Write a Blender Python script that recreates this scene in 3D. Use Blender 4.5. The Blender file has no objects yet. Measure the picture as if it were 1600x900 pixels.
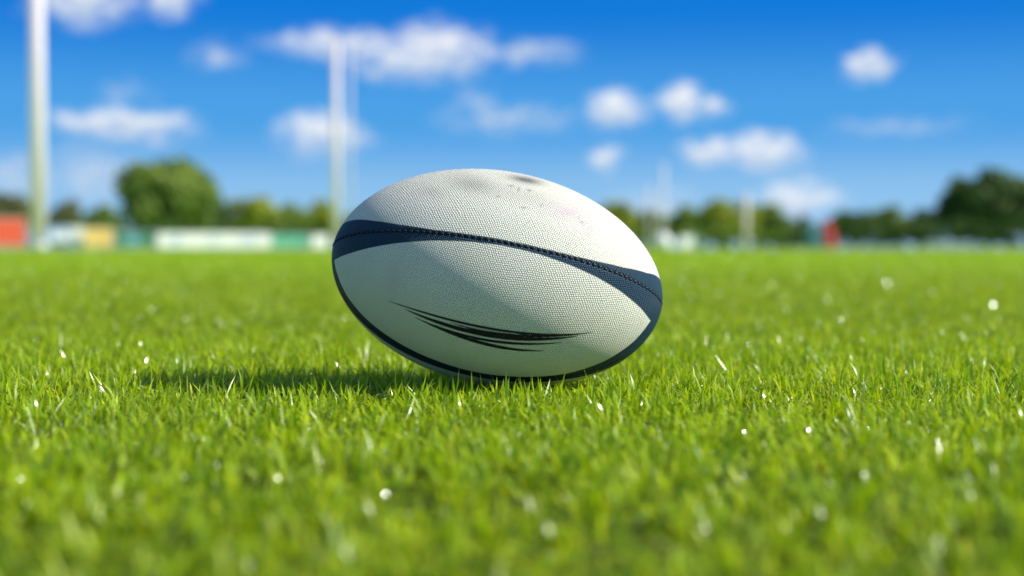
import bpy, math, random
import numpy as np
rng = np.random.default_rng(7); random.seed(7)
S = bpy.context.scene; C = S.collection
R = math.radians
S.view_settings.view_transform = 'Standard'; S.view_settings.look = 'None'; S.view_settings.exposure = 0
F = 2222.0; CAMY = -1.2135; CAMZ = 0.1225; HY = 388.0

def gz(y):
    t = np.clip((np.asarray(y, float) - 3) / 22, 0, 1)
    return 0.101 * t * t * (3 - 2 * t)
def spot(px, D): return ((px - 800) / F * D, CAMY + D)
def hgt(py, D): return CAMZ + (HY - py) / F * D

# ---------- helpers
def tag(o, label=None, cat=None, group=None, kind=None):
    if label: o['label'] = label
    if cat: o['category'] = cat
    if group: o['group'] = group
    if kind: o['kind'] = kind
    return o
def empty(name, loc):
    o = bpy.data.objects.new(name, None); C.objects.link(o); o.location = loc; o.empty_display_size = .1
    return o
def mesh_obj(name, verts, faces, mat, parent=None, smooth=True, tint=None):
    me = bpy.data.meshes.new(name)
    if isinstance(faces, tuple):
        loops, starts, totals = faces
        me.vertices.add(len(verts)); me.vertices.foreach_set('co', np.asarray(verts, np.float32).ravel())
        me.loops.add(len(loops)); me.loops.foreach_set('vertex_index', loops.astype(np.int32))
        me.polygons.add(len(starts)); me.polygons.foreach_set('loop_start', starts.astype(np.int32))
        try: me.polygons.foreach_set('loop_total', totals.astype(np.int32))
        except Exception: pass
        me.update(calc_edges=True)
    else:
        me.from_pydata([tuple(v) for v in verts], [], faces); me.update()
    me.polygons.foreach_set('use_smooth', np.full(len(me.polygons), smooth))
    if tint is not None:
        a = me.attributes.new('tint', 'FLOAT_COLOR', 'POINT'); a.data.foreach_set('color', np.asarray(tint, np.float32).ravel())
    me.materials.append(mat)
    o = bpy.data.objects.new(name, me); C.objects.link(o)
    if parent: o.parent = parent
    return o
class MB:
    def __init__(s): s.v = []; s.f = []
    def tube(s, p0, p1, r0, r1, n=16, cap=True):
        from mathutils import Vector
        p0 = Vector(p0); p1 = Vector(p1); d = (p1 - p0).normalized()
        u = d.orthogonal().normalized(); w = d.cross(u); b = len(s.v)
        for p, r in ((p0, r0), (p1, r1)):
            for k in range(n):
                a = 2 * math.pi * k / n; s.v.append(tuple(p + r * (math.cos(a) * u + math.sin(a) * w)))
        for k in range(n): s.f.append((b + k, b + (k + 1) % n, b + n + (k + 1) % n, b + n + k))
        if cap: s.f.append(tuple(b + k for k in range(n))[::-1]); s.f.append(tuple(b + n + k for k in range(n)))
        return s
    def lathe(s, prof, n=24):
        b = len(s.v)
        for r, z in prof:
            for k in range(n):
                a = 2 * math.pi * k / n; s.v.append((r * math.cos(a), r * math.sin(a), z))
        for i in range(len(prof) - 1):
            for k in range(n):
                k2 = (k + 1) % n
                s.f.append((b + i * n + k, b + i * n + k2, b + (i + 1) * n + k2, b + (i + 1) * n + k))
        s.f.append(tuple(b + k for k in range(n))[::-1]); s.f.append(tuple(b + (len(prof) - 1) * n + k for k in range(n)))
        return s
    def box(s, c, d, bev=0.0):
        x, y, z = c; a, b_, h = d[0] / 2, d[1] / 2, d[2] / 2; b = len(s.v)
        e = min(bev, a, b_, h)
        for zz, q in ((-h, e), (-h + e, 0), (h - e, 0), (h, e)):
            for sx, sy in ((-1, -1), (1, -1), (1, 1), (-1, 1)): s.v.append((x + sx * (a - q), y + sy * (b_ - q), z + zz))
        s.f.append((b + 3, b + 2, b + 1, b))
        for i in range(3):
            for k in range(4):
                k2 = (k + 1) % 4; s.f.append((b + i * 4 + k, b + i * 4 + k2, b + (i + 1) * 4 + k2, b + (i + 1) * 4 + k))
        s.f.append((b + 12, b + 13, b + 14, b + 15)); return s
    def build(s, name, mat, parent=None, smooth=False): return mesh_obj(name, s.v, s.f, mat, parent, smooth)

def newmat(name):
    m = bpy.data.materials.new(name); m.use_nodes = True; nt = m.node_tree; nt.nodes.clear()
    out = nt.nodes.new('ShaderNodeOutputMaterial'); return m, nt, out
def N(nt, t, **kw):
    n = nt.nodes.new(t)
    for k, v in kw.items(): setattr(n, k, v)
    return n
def M_(nt, op, a, b=None, c=None, clamp=False):
    n = nt.nodes.new('ShaderNodeMath'); n.operation = op; n.use_clamp = clamp
    for i, v in enumerate((a, b, c)):
        if v is None: continue
        if isinstance(v, (int, float)): n.inputs[i].default_value = v
        else: nt.links.new(v, n.inputs[i])
    return n.outputs[0]
def VM(nt, op, a, b=None):
    n = nt.nodes.new('ShaderNodeVectorMath'); n.operation = op
    for i, v in enumerate((a, b)):
        if v is None: continue
        if isinstance(v, (tuple, list)): n.inputs[i].default_value = v
        else: nt.links.new(v, n.inputs[i])
    return n
def MIX(nt, f, a, b, mode='MIX'):
    n = nt.nodes.new('ShaderNodeMix'); n.data_type = 'RGBA'; n.blend_type = mode
    for i, v in ((0, f), (6, a), (7, b)):
        if isinstance(v, (int, float)): n.inputs[i].default_value = v
        elif isinstance(v, tuple): n.inputs[i].default_value = (*v, 1) if len(v) == 3 else v
        else: nt.links.new(v, n.inputs[i])
    return n.outputs[2]
def paint(name, col, rough=.5, var=.15, scale=6, bump=.02, glow=0.0):
    m, nt, out = newmat(name)
    tc = N(nt, 'ShaderNodeTexCoord'); no = N(nt, 'ShaderNodeTexNoise'); no.inputs['Scale'].default_value = scale; no.inputs['Detail'].default_value = 5
    nt.links.new(tc.outputs['Object'], no.inputs['Vector'])
    c = MIX(nt, no.outputs[0], tuple(x * (1 - var) for x in col), tuple(min(1, x * (1 + var)) for x in col))
    p = N(nt, 'ShaderNodeBsdfPrincipled'); p.inputs['Roughness'].default_value = rough
    nt.links.new(c, p.inputs['Base Color'])
    b = N(nt, 'ShaderNodeBump'); b.inputs['Strength'].default_value = .3; b.inputs['Distance'].default_value = bump
    nt.links.new(no.outputs[0], b.inputs['Height']); nt.links.new(b.outputs[0], p.inputs['Normal'])
    if glow:   # translucent share added to brighten the shaded side of the white posts
        t = N(nt, 'ShaderNodeBsdfTranslucent'); nt.links.new(c, t.inputs[0]); x = N(nt, 'ShaderNodeMixShader'); x.inputs[0].default_value = glow
        nt.links.new(p.outputs[0], x.inputs[1]); nt.links.new(t.outputs[0], x.inputs[2]); nt.links.new(x.outputs[0], out.inputs[0])
    else: nt.links.new(p.outputs[0], out.inputs[0])
    return m

# ---------- world
SUN_AZ = R(-8)       # direction to sun: +x, turned towards the camera
SUN_EL = R(36)
sd = (math.cos(SUN_EL) * math.cos(SUN_AZ), math.cos(SUN_EL) * math.sin(SUN_AZ), math.sin(SUN_EL))
w = bpy.data.worlds.new('World'); S.world = w; w.use_nodes = True; nt = w.node_tree; nt.nodes.clear()
out = N(nt, 'ShaderNodeOutputWorld')
sky = N(nt, 'ShaderNodeTexSky'); sky.sky_type = 'NISHITA'; sky.sun_disc = False
sky.sun_elevation = SUN_EL; sky.sun_rotation = math.atan2(sd[0], sd[1]); sky.dust_density = 1.5
b1 = N(nt, 'ShaderNodeBackground'); b1.inputs[1].default_value = .12; nt.links.new(sky.outputs[0], b1.inputs[0])
tc = N(nt, 'ShaderNodeTexCoord'); sx = N(nt, 'ShaderNodeSeparateXYZ'); nt.links.new(tc.outputs['Generated'], sx.inputs[0])
az = M_(nt, 'ARCTAN2', sx.outputs[0], sx.outputs[1]); el = sx.outputs[2]
ramp = N(nt, 'ShaderNodeValToRGB'); nt.links.new(M_(nt, 'MULTIPLY', el, 4), ramp.inputs[0])
cr = ramp.color_ramp; cr.interpolation = 'EASE'
stops = [(0, (.42, .66, .90)), (.12, (.28, .55, .86)), (.36, (.075, .36, .80)), (.68, (.006, .195, .70)), (1, (.004, .165, .62))]
while len(cr.elements) < len(stops): cr.elements.new(.5)
for e, (p, c) in zip(cr.elements, stops): e.position = p; e.color = (*c, 1)
clouds = [(130, 18, 110, 50, .95), (268, 12, 52, 38, .8), (342, 96, 56, 28, .6), (195, 203, 140, 38, .92), (190, 152, 60, 22, .35),
 (530, 74, 150, 34, .72), (690, 84, 105, 62, 1.0), (640, 98, 130, 42, .85), (815, 84, 130, 26, .62), (503, 214, 96, 50, .85),
 (795, 188, 150, 34, .5), (740, 160, 36, 26, .5), (965, 172, 62, 42, 1), (1062, 166, 54, 38, 1), (1098, 172, 50, 24, .8), (1354, 109, 52, 34, .98),
 (950, 250, 40, 26, .75), (1112, 242, 62, 32, .85), (1188, 240, 88, 38, .95), (1400, 206, 140, 22, .45), (1242, 315, 90, 46, .75), (150, 275, 100, 62, .55),
 (30, 285, 100, 50, .5), (1020, 318, 100, 32, .5)]
co = N(nt, 'ShaderNodeCombineXYZ'); nt.links.new(az, co.inputs[0]); nt.links.new(el, co.inputs[1])
wn = N(nt, 'ShaderNodeTexNoise'); wn.inputs['Scale'].default_value = 44; wn.inputs['Detail'].default_value = 4
mp = VM(nt, 'MULTIPLY', co.outputs[0], (1, 1.7, 1)); nt.links.new(mp.outputs[0], wn.inputs['Vector'])
wof = VM(nt, 'MULTIPLY', VM(nt, 'SUBTRACT', wn.outputs['Color'], (.5, .5, .5)).outputs[0], (.042, .018, 0))
cw = VM(nt, 'ADD', co.outputs[0], wof.outputs[0]).outputs[0]
Mx = None; Sx = None
for x, y, rx, ry, am in clouds:
    u = math.atan((x - 800) / F); v = math.sin(math.atan((HY - y) / F))
    for kind in ((0, 1) if am > .7 else (0,)):
        q = VM(nt, 'SUBTRACT', cw, (u, v + kind * .32 * ry / F, 0))
        q = VM(nt, 'MULTIPLY', q.outputs[0], (F / rx, F / ry, 0))
        ln = VM(nt, 'LENGTH', q.outputs[0])
        val = M_(nt, 'MULTIPLY', M_(nt, 'SUBTRACT', 1, ln.outputs['Value'], clamp=True), am)
        if kind == 0: Mx = val if Mx is None else M_(nt, 'MAXIMUM', Mx, val)
        else: Sx = val if Sx is None else M_(nt, 'MAXIMUM', Sx, val)
fn = N(nt, 'ShaderNodeTexNoise'); fn.inputs['Scale'].default_value = 80; fn.inputs['Detail'].default_value = 5; fn.inputs['Roughness'].default_value = .65
nt.links.new(mp.outputs[0], fn.inputs['Vector'])
fac = M_(nt, 'ADD', Mx, M_(nt, 'MULTIPLY', M_(nt, 'SUBTRACT', fn.outputs[0], .5), M_(nt, 'MULTIPLY', Mx, 3.4)))
mr = N(nt, 'ShaderNodeMapRange', interpolation_type='SMOOTHSTEP'); nt.links.new(fac, mr.inputs[0]); mr.inputs[1].default_value = .0; mr.inputs[2].default_value = .80; mr.inputs[4].default_value = .93
sh = N(nt, 'ShaderNodeMapRange', interpolation_type='SMOOTHSTEP'); nt.links.new(M_(nt, 'SUBTRACT', Sx, Mx), sh.inputs[0]); sh.inputs[1].default_value = -.26; sh.inputs[2].default_value = .06
ccol = MIX(nt, sh.outputs[0], (.60, .70, .85), (.95, .96, .98))
skyc = MIX(nt, mr.outputs[0], ramp.outputs[0], ccol)
b2 = N(nt, 'ShaderNodeBackground'); nt.links.new(skyc, b2.inputs[0]); b2.inputs[1].default_value = 1
mf = N(nt, 'ShaderNodeMapRange', interpolation_type='SMOOTHSTEP'); nt.links.new(el, mf.inputs[0]); mf.inputs[1].default_value = .22; mf.inputs[2].default_value = .5
ms = N(nt, 'ShaderNodeMixShader'); nt.links.new(mf.outputs[0], ms.inputs[0]); nt.links.new(b2.outputs[0], ms.inputs[1]); nt.links.new(b1.outputs[0], ms.inputs[2])
nt.links.new(ms.outputs[0], out.inputs[0])

sl = bpy.data.lights.new('sun', 'SUN'); sl.energy = 5.0; sl.angle = R(.5); sl.color = (1, .97, .87)
so = bpy.data.objects.new('sun', sl); C.objects.link(so)
from mathutils import Vector
so.rotation_euler = Vector(sd).to_track_quat('Z', 'Y').to_euler()

# ---------- camera
cd = bpy.data.cameras.new('camera'); cam = bpy.data.objects.new('camera', cd); C.objects.link(cam); S.camera = cam
cd.lens = 50; cd.sensor_width = 36; cd.clip_start = .02; cd.clip_end = 5000
cam.location = (0, CAMY, CAMZ); cam.rotation_euler = (R(90) - math.atan(62 / F), 0, 0)
cd.dof.use_dof = True; cd.dof.focus_distance = 1.135; cd.dof.aperture_fstop = 3.5

# ---------- ground
m, nt, out = newmat('pitch_turf')
tc = N(nt, 'ShaderNodeTexCoord'); s3 = N(nt, 'ShaderNodeSeparateXYZ'); nt.links.new(tc.outputs['Object'], s3.inputs[0])
n1 = N(nt, 'ShaderNodeTexNoise'); n1.inputs['Scale'].default_value = .8; n1.inputs['Detail'].default_value = 6; nt.links.new(tc.outputs['Object'], n1.inputs[0])
n2 = N(nt, 'ShaderNodeTexNoise'); n2.inputs['Scale'].default_value = 60; n2.inputs['Detail'].default_value = 6; nt.links.new(tc.outputs['Object'], n2.inputs[0])
lawn = MIX(nt, n1.outputs[0], (.34, .53, .012), (.44, .63, .02)); lawn = MIX(nt, n2.outputs[0], lawn, (.29, .47, .010))
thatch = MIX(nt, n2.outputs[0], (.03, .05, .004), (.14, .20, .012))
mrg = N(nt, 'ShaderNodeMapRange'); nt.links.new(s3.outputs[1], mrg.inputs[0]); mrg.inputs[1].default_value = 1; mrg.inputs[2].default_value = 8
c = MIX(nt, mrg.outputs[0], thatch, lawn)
p = N(nt, 'ShaderNodeBsdfPrincipled'); p.inputs['Roughness'].default_value = .9; p.inputs['Specular IOR Level'].default_value = .1; nt.links.new(c, p.inputs['Base Color'])
bp = N(nt, 'ShaderNodeBump'); bp.inputs['Distance'].default_value = .01; nt.links.new(n2.outputs[0], bp.inputs['Height']); nt.links.new(bp.outputs[0], p.inputs['Normal'])
nt.links.new(p.outputs[0], out.inputs[0]); turf = m
ys = [-60, -10, -3, 0, 3] + list(np.linspace(3.5, 25, 44)) + [40, 80, 200, 600, 2500]
vs = []; fs = []
for y in ys:
    for x in (-2500, -300, -30, 0, 30, 300, 2500): vs.append((x, y, float(gz(y))))
for i in range(len(ys) - 1):
    for k in range(6): fs.append((i * 7 + k, i * 7 + k + 1, i * 7 + k + 8, i * 7 + k + 7))
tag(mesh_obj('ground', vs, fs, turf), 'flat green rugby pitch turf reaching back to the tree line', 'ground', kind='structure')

# ---------- grass
BA, BB = .1425, .0912; TILT = R(10.4)
BX, BZ = -.0126, .0970
def ball_bottom(x, y):
    c_, s_ = math.cos(TILT), math.sin(TILT); dx = x - BX
    A = s_ * s_ / BA**2 + c_ * c_ / BB**2
    B = 2 * dx * (-c_ * s_ / BA**2 + s_ * c_ / BB**2)
    Cc = dx * dx * (c_ * c_ / BA**2 + s_ * s_ / BB**2) + y * y / BB**2 - 1
    D = B * B - 4 * A * Cc
    return np.where(D > 0, BZ + (-B - np.sqrt(np.maximum(D, 0))) / (2 * A), 9.0)
def sample_zone(d0, d1, dens0, p, per):
    dd = np.linspace(d0, d1, 4000); wd = (.92 * dd + .55); pdf = dens0 * (d0 / dd)**p * wd
    tot = int(pdf.mean() * (d1 - d0) / per)
    cdf = np.cumsum(pdf); cdf /= cdf[-1]
    d = np.interp(rng.random(tot), cdf, dd); x = (rng.random(tot) - .5) * (.92 * d + .55)
    return x, CAMY + d, d
X = []; Y = []; DD = []; CX = []; CY = []; CR = []
for (d0, d1, dens, p, per) in ((.24, .75, 44000, 0, 7), (.75, 1.8, 78000, 0, 7), (1.8, 27, 44000, 2.1, 7)):
    cx, cy, d = sample_zone(d0, d1, dens, p, per)
    k = len(cx); rep = np.repeat(np.arange(k), per)
    sc = np.maximum(1, d / 2.2)[rep]
    rad = .0055 * sc
    ox = rng.normal(0, 1, len(rep)) * rad; oy = rng.normal(0, 1, len(rep)) * rad
    X.append(cx[rep] + ox); Y.append(cy[rep] + oy); DD.append(d[rep]); CX.append(ox / rad); CY.append(oy / rad); CR.append(rng.random(k)[rep])
X = np.concatenate(X); Y = np.concatenate(Y); DD = np.concatenate(DD); CX = np.concatenate(CX); CY = np.concatenate(CY); CR = np.concatenate(CR)
n = len(X)
patch = .5 + .5 * np.sin(X * 13 + 2 * np.sin(Y * 9)) * np.sin(Y * 15 + 1.7 * np.sin(X * 8 + 1))
fine = .5 + .5 * np.sin(X * 71 + 3 * np.sin(Y * 43)) * np.sin(Y * 63 + 2.6 * np.sin(X * 47 + 1))
L = (.010 + .011 * rng.random(n)) * (.70 + .22 * patch + .36 * fine) * (.72 + .56 * CR) * rng.choice([1, 1, 1, 1, 1.5, .6], n)
L = np.minimum(L, .030)
bb = ball_bottom(X, Y)
keep = bb > .006; L = np.where(bb < 5, np.minimum(L, bb * 1.1), L)
wsc = np.maximum(1, DD / 2.0)**.9
W = (.0010 + .0015 * rng.random(n)**1.5) * wsc * np.where(DD < .75, 1.35, 1)
th = np.arctan2(CY + rng.normal(0, 1.0, n), CX + rng.normal(0, 1.0, n) + .1)
lean = np.abs(rng.normal(.60, .48, n)) + .05
bend = rng.normal(.75, .9, n)
tw = th + math.pi / 2 + rng.normal(0, .6, n)
Z0 = gz(Y) - .001
rnd = rng.random(n)
V = np.zeros((n, 7, 3), np.float32); T = np.zeros((n, 7, 4), np.float32); T[..., 3] = 1
px, py, pz = X.copy(), Y.copy(), Z0.copy(); ang = lean.copy()
ux, uy = np.cos(tw), np.sin(tw)
wf = (.9, 1.05, .82)
for lv in range(4):
    if lv < 3:
        for sgn, kk in ((-1, 0), (1, 1)):
            V[:, lv * 2 + kk, 0] = px + sgn * ux * W * wf[lv] * .5; V[:, lv * 2 + kk, 1] = py + sgn * uy * W * wf[lv] * .5; V[:, lv * 2 + kk, 2] = pz
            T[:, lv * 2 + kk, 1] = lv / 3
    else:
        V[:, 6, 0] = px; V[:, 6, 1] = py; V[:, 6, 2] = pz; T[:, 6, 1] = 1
    st = L * (.34, .34, .32, 0)[lv]
    px = px + np.cos(th) * np.sin(ang) * st; py = py + np.sin(th) * np.sin(ang) * st; pz = pz + np.cos(ang) * st
    ang = np.clip(ang + bend * .5, -.6, 1.8)
T[..., 0] = rnd[:, None]; T[..., 2] = np.clip(.5 * CR + .25 * patch + .45 * (1 - fine) - .1, 0, 1)[:, None]
V = V[keep]; T = T[keep]; n = len(V)
base = (np.arange(n) * 7)[:, None]
loops = (base + np.array([0, 1, 3, 2, 2, 3, 5, 4, 4, 5, 6])[None]).ravel()
starts = ((np.arange(n) * 11)[:, None] + np.array([0, 4, 8])[None]).ravel()
totals = np.tile([4, 4, 3], n)
print('BLADES', n)
m, nt, out = newmat('grass_blade')
at = N(nt, 'ShaderNodeAttribute', attribute_name='tint'); sp = N(nt, 'ShaderNodeSeparateColor'); nt.links.new(at.outputs['Color'], sp.inputs[0])
r1 = N(nt, 'ShaderNodeValToRGB'); r1.color_ramp.interpolation = 'LINEAR'
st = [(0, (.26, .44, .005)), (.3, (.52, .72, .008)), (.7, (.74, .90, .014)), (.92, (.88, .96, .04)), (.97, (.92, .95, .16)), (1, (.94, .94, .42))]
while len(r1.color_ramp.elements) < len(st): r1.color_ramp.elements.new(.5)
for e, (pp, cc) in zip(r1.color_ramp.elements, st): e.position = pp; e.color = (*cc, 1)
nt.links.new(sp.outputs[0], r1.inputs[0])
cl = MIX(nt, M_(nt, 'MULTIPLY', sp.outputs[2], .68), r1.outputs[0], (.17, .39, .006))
hr = N(nt, 'ShaderNodeMapRange'); nt.links.new(sp.outputs[1], hr.inputs[0]); hr.inputs[1].default_value = 0; hr.inputs[2].default_value = .62; hr.inputs[3].default_value = .42; hr.inputs[4].default_value = 1.02  # blade colour darkened towards the root, painting in shade deep in the turf
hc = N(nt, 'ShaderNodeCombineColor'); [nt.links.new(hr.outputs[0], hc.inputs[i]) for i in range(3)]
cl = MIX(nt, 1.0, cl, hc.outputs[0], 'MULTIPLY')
p = N(nt, 'ShaderNodeBsdfPrincipled'); p.inputs['Specular IOR Level'].default_value = .75; nt.links.new(cl, p.inputs['Base Color'])
rg = N(nt, 'ShaderNodeMapRange'); nt.links.new(sp.outputs[0], rg.inputs[0]); rg.inputs[1].default_value = .4; rg.inputs[2].default_value = .85; rg.inputs[3].default_value = .36; rg.inputs[4].default_value = .16; nt.links.new(rg.outputs[0], p.inputs['Roughness'])
tr = N(nt, 'ShaderNodeBsdfTranslucent'); tcx = MIX(nt, 1.0, cl, (1.1, 1.05, .4), 'MULTIPLY'); nt.links.new(tcx, tr.inputs[0])
mx = N(nt, 'ShaderNodeMixShader'); mx.inputs[0].default_value = .46; nt.links.new(p.outputs[0], mx.inputs[1]); nt.links.new(tr.outputs[0], mx.inputs[2])
nt.links.new(mx.outputs[0], out.inputs[0])
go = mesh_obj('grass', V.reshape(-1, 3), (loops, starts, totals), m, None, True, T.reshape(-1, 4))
tag(go, 'short bright green mown grass blades covering the pitch around the ball', 'grass', kind='stuff')

# ---------- rugby ball
NI, NJ = 640, 880
PHI0 = 20.0
th_ = np.linspace(0.0, math.pi, NI + 1); a = -BA * np.cos(th_); r = BB * np.sin(th_)**1.05
r[0] = r[-1] = 1e-5
arc = np.concatenate([[0], np.cumsum(np.hypot(np.diff(a), np.diff(r)))]); arc -= arc[-1] / 2
phi = R(PHI0) + np.arange(NJ) * 2 * math.pi / NJ
AA, PP = np.meshgrid(a, phi, indexing='ij'); RR = np.repeat(r[:, None], NJ, 1); TT = AA / BA
PXM = 1 / 1831.0
def wrap(x): return (x + math.pi) % (2 * math.pi) - math.pi
tk = [-1, -.93, -.85, -.75, -.6, -.4, -.2, 0, .2, .4, .55, .7, .85, .95, 1]
up = np.interp(TT, tk, [34, 30, 25, 18, 10, 4, 2.5, 2.5, 2.5, 3.5, 7, 13, 24, 38, 44]) * PXM
lo = np.interp(TT, tk, [34, 32, 30, 26, 20, 13, 8.5, 6, 7.5, 12, 17, 24, 34, 44, 50]) * PXM
thin = np.interp(TT, [-1, -.94, -.85, -.7, -.5, 0, .5, .7, .85, .93, 1], [34, 27, 19, 15, 13, 9, 12, 20, 32, 44, 50]) * PXM
navy = np.zeros_like(RR); groove = np.zeros_like(RR); black = np.zeros_like(RR)
def ss(x, e0, e1):
    t = np.clip((x - e0) / (e1 - e0), 0, 1); return t * t * (3 - 2 * t)
E = .00035
LOWS = -62
for k, (pa, wu, wl) in enumerate(((20, up, lo), (LOWS, thin, thin), (110, thin, up), (200, lo, up))):
    de = wrap(PP - R(pa)) * RR
    mk = ss(wu - de, -E, E) * ss(wl + de, -E, E); navy = np.maximum(navy, mk)
    groove = np.maximum(groove, np.exp(-(de / .0011)**2))
    if pa == LOWS: black = np.maximum(black, mk * ss(.75 - TT, 0, .3))
down = -RR * np.sin(PP) / PXM; al = AA / PXM; front = (np.cos(PP) > 0)
strokes = [([-157, -120, -86, -3.6, 77, 125, 160], [59, 63, 66, 71.5, 66, 57.5, 49], 2.1),
           ([-127, -90, -42.6, 0, 38.6, 90, 136], [66, 73, 79, 81.2, 79, 70.5, 58.5], 3.6),
           ([-110, -75, -40.8, 0, 31, 60, 91], [75, 83, 90.5, 94.5, 95.5, 94.5, 89], 2.7),
           ([-60, -20, 20, 60, 110, 150], [71.5, 76, 76, 71.5, 62.5, 52.3], 2.1),
           ([-85, -50, -10, 30, 70, 115], [79.5, 86, 88.6, 87.4, 82.5, 72], 2.2)]
ink = np.zeros_like(RR)
for xs, ysk, wpx in strokes:
    cf = np.polyfit(xs, ysk, 3); u = (al - xs[0]) / (xs[-1] - xs[0]); uc = np.clip(u, 0, 1)
    hw = wpx * np.sin(math.pi * uc)**.7
    dd_ = np.abs(down - np.polyval(cf, al)); mk = ss(hw - dd_, -.55, .55) * (u > 0) * (u < 1) * front * (hw > .3)
    ink = np.maximum(ink, mk)
def blot(cx, cy, rx, ry): return np.exp(-(((al - cx) / rx)**2 + ((down - cy) / ry)**2)) * front
stain = .42 * blot(-62, -134, 36, 14) + .9 * blot(16, -156, 26, 6) + .20 * blot(20, -130, 50, 14) + .2 * blot(-120, -112, 20, 9)
pink = .7 * blot(85, -118, 30, 12) + .4 * blot(120, -95, 14, 9) + .35 * blot(-150, 26, 9, 22)
speck = np.zeros_like(RR)
for cx, cy, rx, ry in ((20, -112, 5, 1.8), (-4, -142, 5, 1.6), (8, -139, 1.6, 4), (24, -140, 4, 1.6), (110, -107, 4, 2), (45, -120, 1.4, 3), (104, -113, 1.4, 3), (-20, -122, 3, 1.5)):
    speck = np.maximum(speck, blot(cx, cy, rx, ry) * .5)
disp = -groove * .0011
rr2 = RR + disp * np.clip(RR / .02, 0, 1)
vv = np.stack([AA, -rr2 * np.cos(PP), rr2 * np.sin(PP)], -1).reshape(-1, 3)
i, j = np.meshgrid(np.arange(NI), np.arange(NJ), indexing='ij'); j2 = (j + 1) % NJ
loops = np.stack([i * NJ + j, i * NJ + j2, (i + 1) * NJ + j2, (i + 1) * NJ + j], -1).reshape(-1)
nf = NI * NJ; starts = np.arange(nf) * 4; totals = np.full(nf, 4)
q = NJ // 4; ploc = (j % q) - q / 2; step = 2 * math.pi / NJ; pan = (j // q) * .013
u0 = arc[i]; u1 = arc[i + 1]
uv = np.stack([np.stack([u0 + pan, ploc * step * r[i]], -1), np.stack([u0 + pan, (ploc + 1) * step * r[i]], -1),
               np.stack([u1 + pan, (ploc + 1) * step * r[i + 1]], -1), np.stack([u1 + pan, ploc * step * r[i + 1]], -1)], 2).reshape(-1, 2)
tint = np.stack([navy, ink, np.clip(stain + speck, 0, 1), np.clip(black, 0, 1)], -1).reshape(-1, 4)
m, nt, out = newmat('pimpled_leather')
at = N(nt, 'ShaderNodeAttribute', attribute_name='tint'); sp = N(nt, 'ShaderNodeSeparateColor'); nt.links.new(at.outputs['Color'], sp.inputs[0])
at2 = N(nt, 'ShaderNodeAttribute', attribute_name='blush')
uvn = N(nt, 'ShaderNodeUVMap', uv_map='flat'); tc = N(nt, 'ShaderNodeTexCoord')
sc_ = .00195; s3_ = math.sqrt(3)
wob = N(nt, 'ShaderNodeTexNoise'); wob.inputs['Scale'].default_value = 30; nt.links.new(tc.outputs['Object'], wob.inputs[0])
wo = VM(nt, 'MULTIPLY', VM(nt, 'SUBTRACT', wob.outputs['Color'], (.5, .5, .5)).outputs[0], (2.4, 1.4, 0)).outputs[0]
wob2 = N(nt, 'ShaderNodeTexNoise'); wob2.inputs['Scale'].default_value = 330; wob2.inputs['Detail'].default_value = 0; nt.links.new(tc.outputs['Object'], wob2.inputs[0])
wo2 = VM(nt, 'MULTIPLY', VM(nt, 'SUBTRACT', wob2.outputs['Color'], (.5, .5, .5)).outputs[0], (.4, .23, 0)).outputs[0]
pn = VM(nt, 'ADD', VM(nt, 'MULTIPLY', uvn.outputs[0], (1 / sc_, 1 / (sc_ * s3_), 0)).outputs[0], VM(nt, 'ADD', wo, wo2).outputs[0]).outputs[0]
dl = []
for off in (0.0, .5):
    f = VM(nt, 'FRACTION', VM(nt, 'ADD', pn, (off, off, 0)).outputs[0]); f = VM(nt, 'SUBTRACT', f.outputs[0], (.5, .5, 0))
    f = VM(nt, 'MULTIPLY', f.outputs[0], (1, s3_, 0)); dl.append(VM(nt, 'LENGTH', f.outputs[0]).outputs['Value'])
dmin = M_(nt, 'MINIMUM', dl[0], dl[1])
hh = N(nt, 'ShaderNodeMapRange', interpolation_type='SMOOTHSTEP'); nt.links.new(dmin, hh.inputs[0]); hh.inputs[1].default_value = .56; hh.inputs[2].default_value = .2; hh.inputs[3].default_value = 0; hh.inputs[4].default_value = 1
n1 = N(nt, 'ShaderNodeTexNoise'); n1.inputs['Scale'].default_value = 22; n1.inputs['Detail'].default_value = 7; nt.links.new(tc.outputs['Object'], n1.inputs[0])
white = MIX(nt, n1.outputs[0], (.87, .86, .72), (.97, .96, .85))
gap = M_(nt, 'SUBTRACT', 1, hh.outputs[0])
white = MIX(nt, M_(nt, 'MULTIPLY', gap, .34), white, (.22, .25, .18))
white = MIX(nt, sp.outputs[2], white, (.11, .11, .12))
white = MIX(nt, at2.outputs['Fac'], white, (.70, .58, .64))
nav = MIX(nt, hh.outputs[0], (.003, .020, .045), (.008, .056, .110))
c = MIX(nt, sp.outputs[0], white, nav)
c = MIX(nt, M_(nt, 'MULTIPLY', at.outputs['Alpha'], .65), c, (.003, .010, .022))
c = MIX(nt, sp.outputs[1], c, (.008, .011, .018))
p = N(nt, 'ShaderNodeBsdfPrincipled'); p.inputs['Roughness'].default_value = .5; p.inputs['Specular IOR Level'].default_value = .3; nt.links.new(c, p.inputs['Base Color'])
bp = N(nt, 'ShaderNodeBump'); bp.inputs['Distance'].default_value = .00055; bp.inputs['Strength'].default_value = .8; nt.links.new(hh.outputs[0], bp.inputs['Height'])
nt.links.new(bp.outputs[0], p.inputs['Normal']); nt.links.new(p.outputs[0], out.inputs[0])
ball = empty('rugby_ball', (BX, 0, .0035))
tag(ball, 'off-white pimpled rugby ball with navy seam bands and black swoosh lines lying on the grass', 'rugby ball')
cs = mesh_obj('casing', vv, (loops, starts, totals), m, ball, True, tint)
ua = cs.data.uv_layers.new(name='flat'); ua.data.foreach_set('uv', uv.astype(np.float32).ravel())
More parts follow.
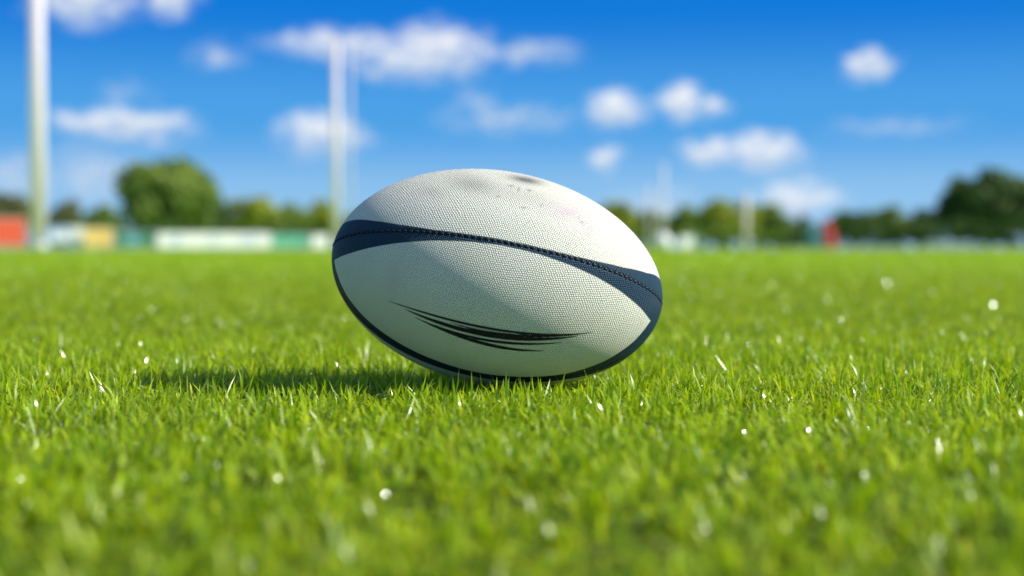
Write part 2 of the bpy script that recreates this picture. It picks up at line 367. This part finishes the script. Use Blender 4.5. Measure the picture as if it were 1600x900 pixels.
bl = cs.data.attributes.new('blush', 'FLOAT', 'POINT'); bl.data.foreach_set('value', np.clip(pink, 0, 1).astype(np.float32).ravel())
cs.location = (0, 0, BZ - .0035); cs.rotation_euler = (0, TILT, 0)
thread = paint('stitch_thread', (.006, .008, .014), .6, .3, 900, .0001)
for pa in (20, 110, 200):
    verts = []; faces = []
    s_len = .0036; gapm = .0053
    tot = arc[-1] - arc[0]; ns = int((tot - .012) / gapm)
    for k in range(ns):
        s0 = arc[0] + .006 + k * gapm
        A_ = np.interp(s0 + s_len / 2, arc, a); r_ = np.interp(s0 + s_len / 2, arc, r)
        d_ = np.array([np.interp(s0 + s_len, arc, a) - np.interp(s0, arc, a), 0, 0]); dr = np.interp(s0 + s_len, arc, r) - np.interp(s0, arc, r)
        ra = np.array([0, -math.cos(R(pa)), math.sin(R(pa))]); ta = np.array([0, math.sin(R(pa)), math.cos(R(pa))])
        ax = d_ + dr * ra; ax /= np.linalg.norm(ax); nrm = np.cross(ax, ta); nrm *= np.sign(nrm @ ra + 1e-9)
        cen = np.array([A_, 0, 0]) + r_ * ra - nrm * .0001
        b0 = len(verts)
        for ii in range(5):
            la = math.pi * (ii / 4) ; rad = math.sin(la) * .75 + .25
            for kk in range(8):
                an = 2 * math.pi * kk / 8
                verts.append(tuple(cen - ax * math.cos(la) * s_len / 2 + rad * (ta * math.cos(an) * .0013 + nrm * math.sin(an) * .0008)))
        for ii in range(4):
            for kk in range(8): faces.append((b0 + ii * 8 + kk, b0 + ii * 8 + (kk + 1) % 8, b0 + ii * 8 + 8 + (kk + 1) % 8, b0 + ii * 8 + 8 + kk))
    so_ = mesh_obj('stitching', verts, faces, thread, ball, True)
    so_.location = cs.location; so_.rotation_euler = cs.rotation_euler

# ---------- posts
whitep = paint('white_post_paint', (.99, .91, .97), .5, .02, 2, .002, .35)
greyp = paint('light_grey_metal', (.60, .62, .65), .45, .1, 4, .004)
def post(px, wpx, ytop, D, label, cat='goal post', name='goal_post', group=None, mat=whitep, pad=True):
    x, y = spot(px, D); r_ = wpx / F * D / 2; h = hgt(ytop, D) - .101
    e = empty(name, (x, y, float(gz(y)))); tag(e, label, cat, group)
    MB().lathe([(r_, 0), (r_, h * .5), (r_ * .93, h)], 28).build('pole', mat, e, True)
    MB().lathe([(r_ * .95, h), (r_ * .9, h + r_ * .3), (r_ * .5, h + r_ * .6), (.01, h + r_ * .7)], 28).build('cap', mat, e, True)
    MB().lathe([(r_ * 1.35, -.02), (r_ * 1.35, .10), (r_ * 1.15, .13), (r_ * 1.02, .14)], 28).build('base_collar', greyp, e, True)
post(61, 23, -120, 27, 'tall thick white goal post at the left edge rising out of the picture')
post(526, 12, 68, 27, 'white goal post standing just left of the ball with its top against the cloud')
post(549, 3.5, 74, 40, 'thin faint white pole close behind the post beside the ball', 'pole', 'thin_pole')
post(1037, 4.5, 255, 75, 'slender white goal post right of the ball, taller of the two close together')
post(1014, 4, 290, 75, 'slender white goal post right of the ball, shorter of the two close together')
post(1166, 7, 305, 75, 'short pale post in front of the yellow green tree right of the ball')

# ---------- trees and hedges
rng = np.random.default_rng(23)
def leafmat(name, dark, light, tip):
    m, nt, out = newmat(name)
    at = N(nt, 'ShaderNodeAttribute', attribute_name='tint'); sp = N(nt, 'ShaderNodeSeparateColor'); nt.links.new(at.outputs['Color'], sp.inputs[0])
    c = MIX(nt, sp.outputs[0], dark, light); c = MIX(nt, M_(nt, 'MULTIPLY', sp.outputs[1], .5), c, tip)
    p = N(nt, 'ShaderNodeBsdfPrincipled'); p.inputs['Roughness'].default_value = .6; nt.links.new(c, p.inputs['Base Color'])
    t = N(nt, 'ShaderNodeBsdfTranslucent'); nt.links.new(c, t.inputs[0])
    x = N(nt, 'ShaderNodeMixShader'); x.inputs[0].default_value = .38; nt.links.new(p.outputs[0], x.inputs[1]); nt.links.new(t.outputs[0], x.inputs[2])
    nt.links.new(x.outputs[0], out.inputs[0]); return m
LM = {'mid': leafmat('leaf_mid_green', (.08, .16, .03), (.28, .42, .06), (.50, .60, .09)),
      'yellow': leafmat('leaf_yellow_green', (.22, .29, .025), (.50, .57, .06), (.62, .66, .10)),
      'dark': leafmat('leaf_dark_green', (.025, .062, .018), (.09, .18, .04), (.22, .34, .05)),
      'brown': leafmat('leaf_olive_brown', (.12, .14, .05), (.24, .26, .09), (.34, .36, .13))}
bark = paint('bark', (.09, .065, .045), .9, .4, 5, .05)
def leaves(cent, rad, nper, size):
    n = len(cent) * nper; ci = np.repeat(np.arange(len(cent)), nper)
    d = rng.normal(0, 1, (n, 3)); d /= np.linalg.norm(d, axis=1)[:, None]; rr_ = rng.random(n)**.45
    P = cent[ci] + d * (rad[ci] * rr_)[:, None] * np.array([1, 1, .8])
    nn = d + rng.normal(0, .6, (n, 3)); nn /= np.linalg.norm(nn, axis=1)[:, None]
    u = np.cross(nn, rng.normal(0, 1, (n, 3))); u /= np.linalg.norm(u, axis=1)[:, None]; v = np.cross(nn, u)
    s = size * (.6 + .8 * rng.random(n))[:, None]
    V = np.stack([P - u * s, P - v * s * .55, P + u * s, P + v * s * .55], 1)
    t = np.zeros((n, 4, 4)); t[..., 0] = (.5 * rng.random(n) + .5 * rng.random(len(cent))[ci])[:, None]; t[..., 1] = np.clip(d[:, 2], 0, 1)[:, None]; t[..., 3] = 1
    return V.reshape(-1, 3), (np.arange(n * 4), np.arange(n) * 4, np.full(n, 4)), t.reshape(-1, 4)
def tree(px, ytop, hw, D, mt, label, ybot=382, K=46, group=None, name='broadleaf_tree', square=1.0):
    x, y = spot(px, D); g = float(gz(y)); ytop -= 7; hw *= 1.17; H = hgt(ytop, D) - g; Wd = hw / F * D; zb = max(.25, hgt(ybot, D) - g)
    e = empty(name, (x, y, g)); tag(e, label, 'tree', group)
    zc = zb + (H - zb) * (.40 if square == 1 else .46)
    d = rng.normal(0, 1, (K, 3)); d /= np.linalg.norm(d, axis=1)[:, None]; q = rng.random(K)**.4
    d = np.sign(d) * np.abs(d)**square; q = np.minimum(q, 1)
    m_ = min(Wd, (H - zb) * .6); rad = m_ * (.24 + .14 * rng.random(K))
    lob = .92 + .09 * np.sin(np.arctan2(d[:, 2], d[:, 0]) * 5 + px)
    if square != 1: lob = lob * .97
    rx_ = (Wd - rad) * lob; up_ = np.where(d[:, 2] > 0, (H - zc - rad * .8) * lob, (zc - zb - rad * .5))
    cent = np.stack([d[:, 0] * q * rx_, d[:, 1] * q * rx_, zc + d[:, 2] * q * up_], 1)
    V_, F_, T_ = leaves(cent, rad, 120, .06 * m_ + .06)
    mesh_obj('crown', V_, F_, LM[mt], e, False, T_)
    tb = MB(); tr_ = .032 * H
    tb.tube((0, 0, -.1), (.02 * H, 0, zc), tr_, tr_ * .6, 10)
    for k in range(7):
        c_ = cent[rng.integers(K)]; tb.tube((.01 * H, 0, zb + (zc - zb) * (.3 + .08 * k)), tuple(c_), tr_ * .4, tr_ * .08, 6)
    tb.build('trunk', bark, e, True)
tree(265, 240, 80, 110, 'mid', 'large round green tree standing alone high above the left tree line', 380, 130, square=.8)
tree(18, 298, 48, 120, 'brown', 'olive brown tree behind the tall white post at the left edge')
tree(98, 310, 36, 124, 'brown', 'small olive tree just right of the thick left goal post')
tree(158, 314, 34, 118, 'mid', 'low green tree tucked against the left side of the large round tree')
tree(340, 316, 32, 122, 'dark', 'low dark tree at the right foot of the large round tree')
tree(398, 304, 46, 112, 'yellow', 'yellow green tree above the long white board')
tree(452, 314, 40, 116, 'mid', 'mid green tree between the yellow green tree and the goal post beside the ball')
tree(502, 314, 36, 118, 'yellow', 'pale green low tree right behind the goal post beside the ball')
tree(580, 320, 50, 125, 'mid', 'green tree mostly hidden behind the left end of the ball')
tree(962, 316, 46, 120, 'yellow', 'yellow green tree peeking over the right shoulder of the ball')
tree(1016, 328, 38, 122, 'mid', 'low green tree behind the two slender white posts')
tree(1078, 318, 40, 118, 'mid', 'small green tree left of the tall yellow green one right of the ball')
tree(1136, 303, 54, 112, 'yellow', 'broad yellow green tree behind the short pale post')
tree(1196, 316, 46, 118, 'mid', 'green tree right of the short pale post')
tree(1240, 336, 34, 124, 'dark', 'low dark tree left of the red and teal banners')
tree(1334, 327, 48, 112, 'dark', 'dark low tree just right of the red banner')
tree(1390, 320, 48, 114, 'mid', 'mid green rounded tree midway between the red banner and the huge right tree')
tree(1440, 326, 40, 112, 'dark', 'small dark tree at the left foot of the huge right tree')
tree(1545, 262, 88, 105, 'dark', 'huge dark green tree rising at the right edge', 380, 140, square=.85)
tree(1640, 270, 62, 108, 'dark', 'dark tree cut off by the right edge of the picture', 380)
def hedge(x0, x1, ytop, D, mt, label):
    (xa, y) = spot(x0, D); (xb, _) = spot(x1, D); g = float(gz(y)); H = hgt(ytop, D) - g; Lx = xb - xa
    K = int(Lx / .55); cx = np.linspace(-Lx / 2, Lx / 2, K) + rng.normal(0, .2, K)
    cent = np.concatenate([np.stack([cx, rng.normal(0, .3, K), f * H * (1 + .12 * np.sin(cx * .9 + f))], 1) for f in (.2, .5, .8)])
    V_, F_, T_ = leaves(cent, np.full(len(cent), H * .32), 50, .12)
    h_ = mesh_obj('hedge', V_, F_, LM[mt], None, False, T_); h_.location = ((xa + xb) / 2, y, g); tag(h_, label, 'hedge')
hedge(-60, 250, 350, 95, 'dark', 'dark hedge behind the coloured boards left of the large tree')
hedge(251, 600, 350, 96, 'dark', 'dark hedge behind the long white board')
hedge(900, 1235, 358, 96, 'mid', 'low green hedge running behind the slender posts right of the ball')
hedge(1236, 1700, 346, 94, 'dark', 'dark hedge running along the right tree line')

# ---------- boards and banners
def board(x0, x1, y0, D, col, label, name='advertising_board', cat='board', cols=None, y1=388):
    xa, y = spot(x0, D); xb, _ = spot(x1, D); g = float(gz(y)); H = hgt(y0, D) - g; Wd = xb - xa
    e = empty(name, ((xa + xb) / 2, y, g)); tag(e, label, cat); e.rotation_euler = (0, 0, R(24)); Wd *= 1.07
    mt = paint(name + '_face', col, .5, .06, 1.5, .002)
    MB().box((0, 0, H * .54), (Wd - .06, .04, H * .86), .005).build('panel', mt, e)
    f = MB(); f.box((0, 0, H - .02), (Wd, .06, .04), .005); f.box((0, 0, H * .11 - .03), (Wd, .06, .04), .005)
    for s in (-1, 1): f.box((s * (Wd / 2 - .015), 0, H * .55), (.03, .058, H * .86), .005)
    f.build('frame', greyp, e)
    for s in (-1, 1): MB().tube((s * (Wd / 2 - .2), .05, H * .75), (s * (Wd / 2 - .2), .45, -.02), .02, .02, 8).build('leg', greyp, e)
    if cols:
        for (u0, u1, c2) in cols:
            MB().box(((u0 + u1) / 2 * Wd - Wd / 2, -.0245, H * .54), ((u1 - u0) * Wd, .004, H * .5), .001).build('printed_block', paint('print_block', c2, .5, .05, 2, .002), e)
board(-30, 37, 340, 55, (.85, .12, .06), 'tall red board at the left edge of the pitch')
board(48, 108, 354, 60, (.22, .42, .88), 'pale blue and white board at the foot of the thick left post', cols=[(.1, .3, (.9, .9, .92)), (.55, .95, (.9, .92, .95))])
board(112, 132, 354, 60, (.90, .90, .88), 'narrow white board left of the orange yellow one')
board(134, 176, 356, 60, (.90, .62, .18), 'orange yellow board between the narrow white board and the green one')
board(182, 240, 362, 60, (.04, .22, .13), 'dark green board left of the long white board', cols=[(.3, .6, (.15, .4, .55))])
board(253, 420, 363, 60, (.92, .92, .93), 'long white board with faint blue print beneath the large tree', cols=[(.12, .2, (.5, .6, .8)), (.45, .52, (.6, .68, .85)), (.72, .86, (.65, .72, .9))])
board(426, 482, 366, 60, (.10, .48, .32), 'teal green board right of the long white board')
board(487, 514, 366, 60, (.92, .93, .94), 'short white board left of the goal post beside the ball')
board(1062, 1084, 368, 70, (.9, .92, .94), 'tiny white board right of the rounded white bag')
board(1440, 1520, 379, 70, (.14, .24, .34), 'low slate blue board in front of the huge right tree')
def flag(x0, x1, y0, D, col, label):
    xa, y = spot(x0, D); xb, _ = spot(x1, D); g = float(gz(y)); H = hgt(y0, D) - g; Wd = xb - xa
    e = empty('banner_flag', (xa, y, g)); tag(e, label, 'banner')
    MB().tube((0, 0, -.05), (0, 0, H + .05), .025, .018, 10).build('pole', greyp, e, True)
    vs = []; fs = []
    for i_ in range(17):
        for k_ in range(9):
            u = k_ / 8; v = i_ / 16; vs.append((.03 + u * (Wd - .03) * (1 - .25 * v**4), .06 * math.sin(u * 7 + v * 3), .06 + v * (H - .08) ))
    for i_ in range(16):
        for k_ in range(8): fs.append((i_ * 9 + k_, i_ * 9 + k_ + 1, i_ * 9 + k_ + 10, i_ * 9 + k_ + 9))
    mesh_obj('cloth', vs, fs, paint('banner_cloth', col, .7, .12, 3, .002), e, True)
flag(1259, 1282, 350, 65, (.06, .24, .30), 'dark teal upright banner left of the red one at the right tree line')
flag(1284, 1307, 344, 65, (.60, .06, .07), 'red upright banner in front of the dark right tree line')
x, y = spot(1034, 40); g = float(gz(y)); e = empty('kit_bag', (x, y, g)); tag(e, 'small rounded white bag on the grass right of the ball', 'bag')
MB().lathe([(.10, 0), (.22, .03), (.29, .14), (.27, .28), (.19, .39), (.09, .44), (.05, .47)], 24).build('sack', paint('bag_fabric', (.88, .88, .90), .7, .06, 8, .004), e, True)
MB().lathe([(.03, .465), (.075, .50), (.06, .53), (.02, .54)], 16).build('tied_neck', greyp, e, True)
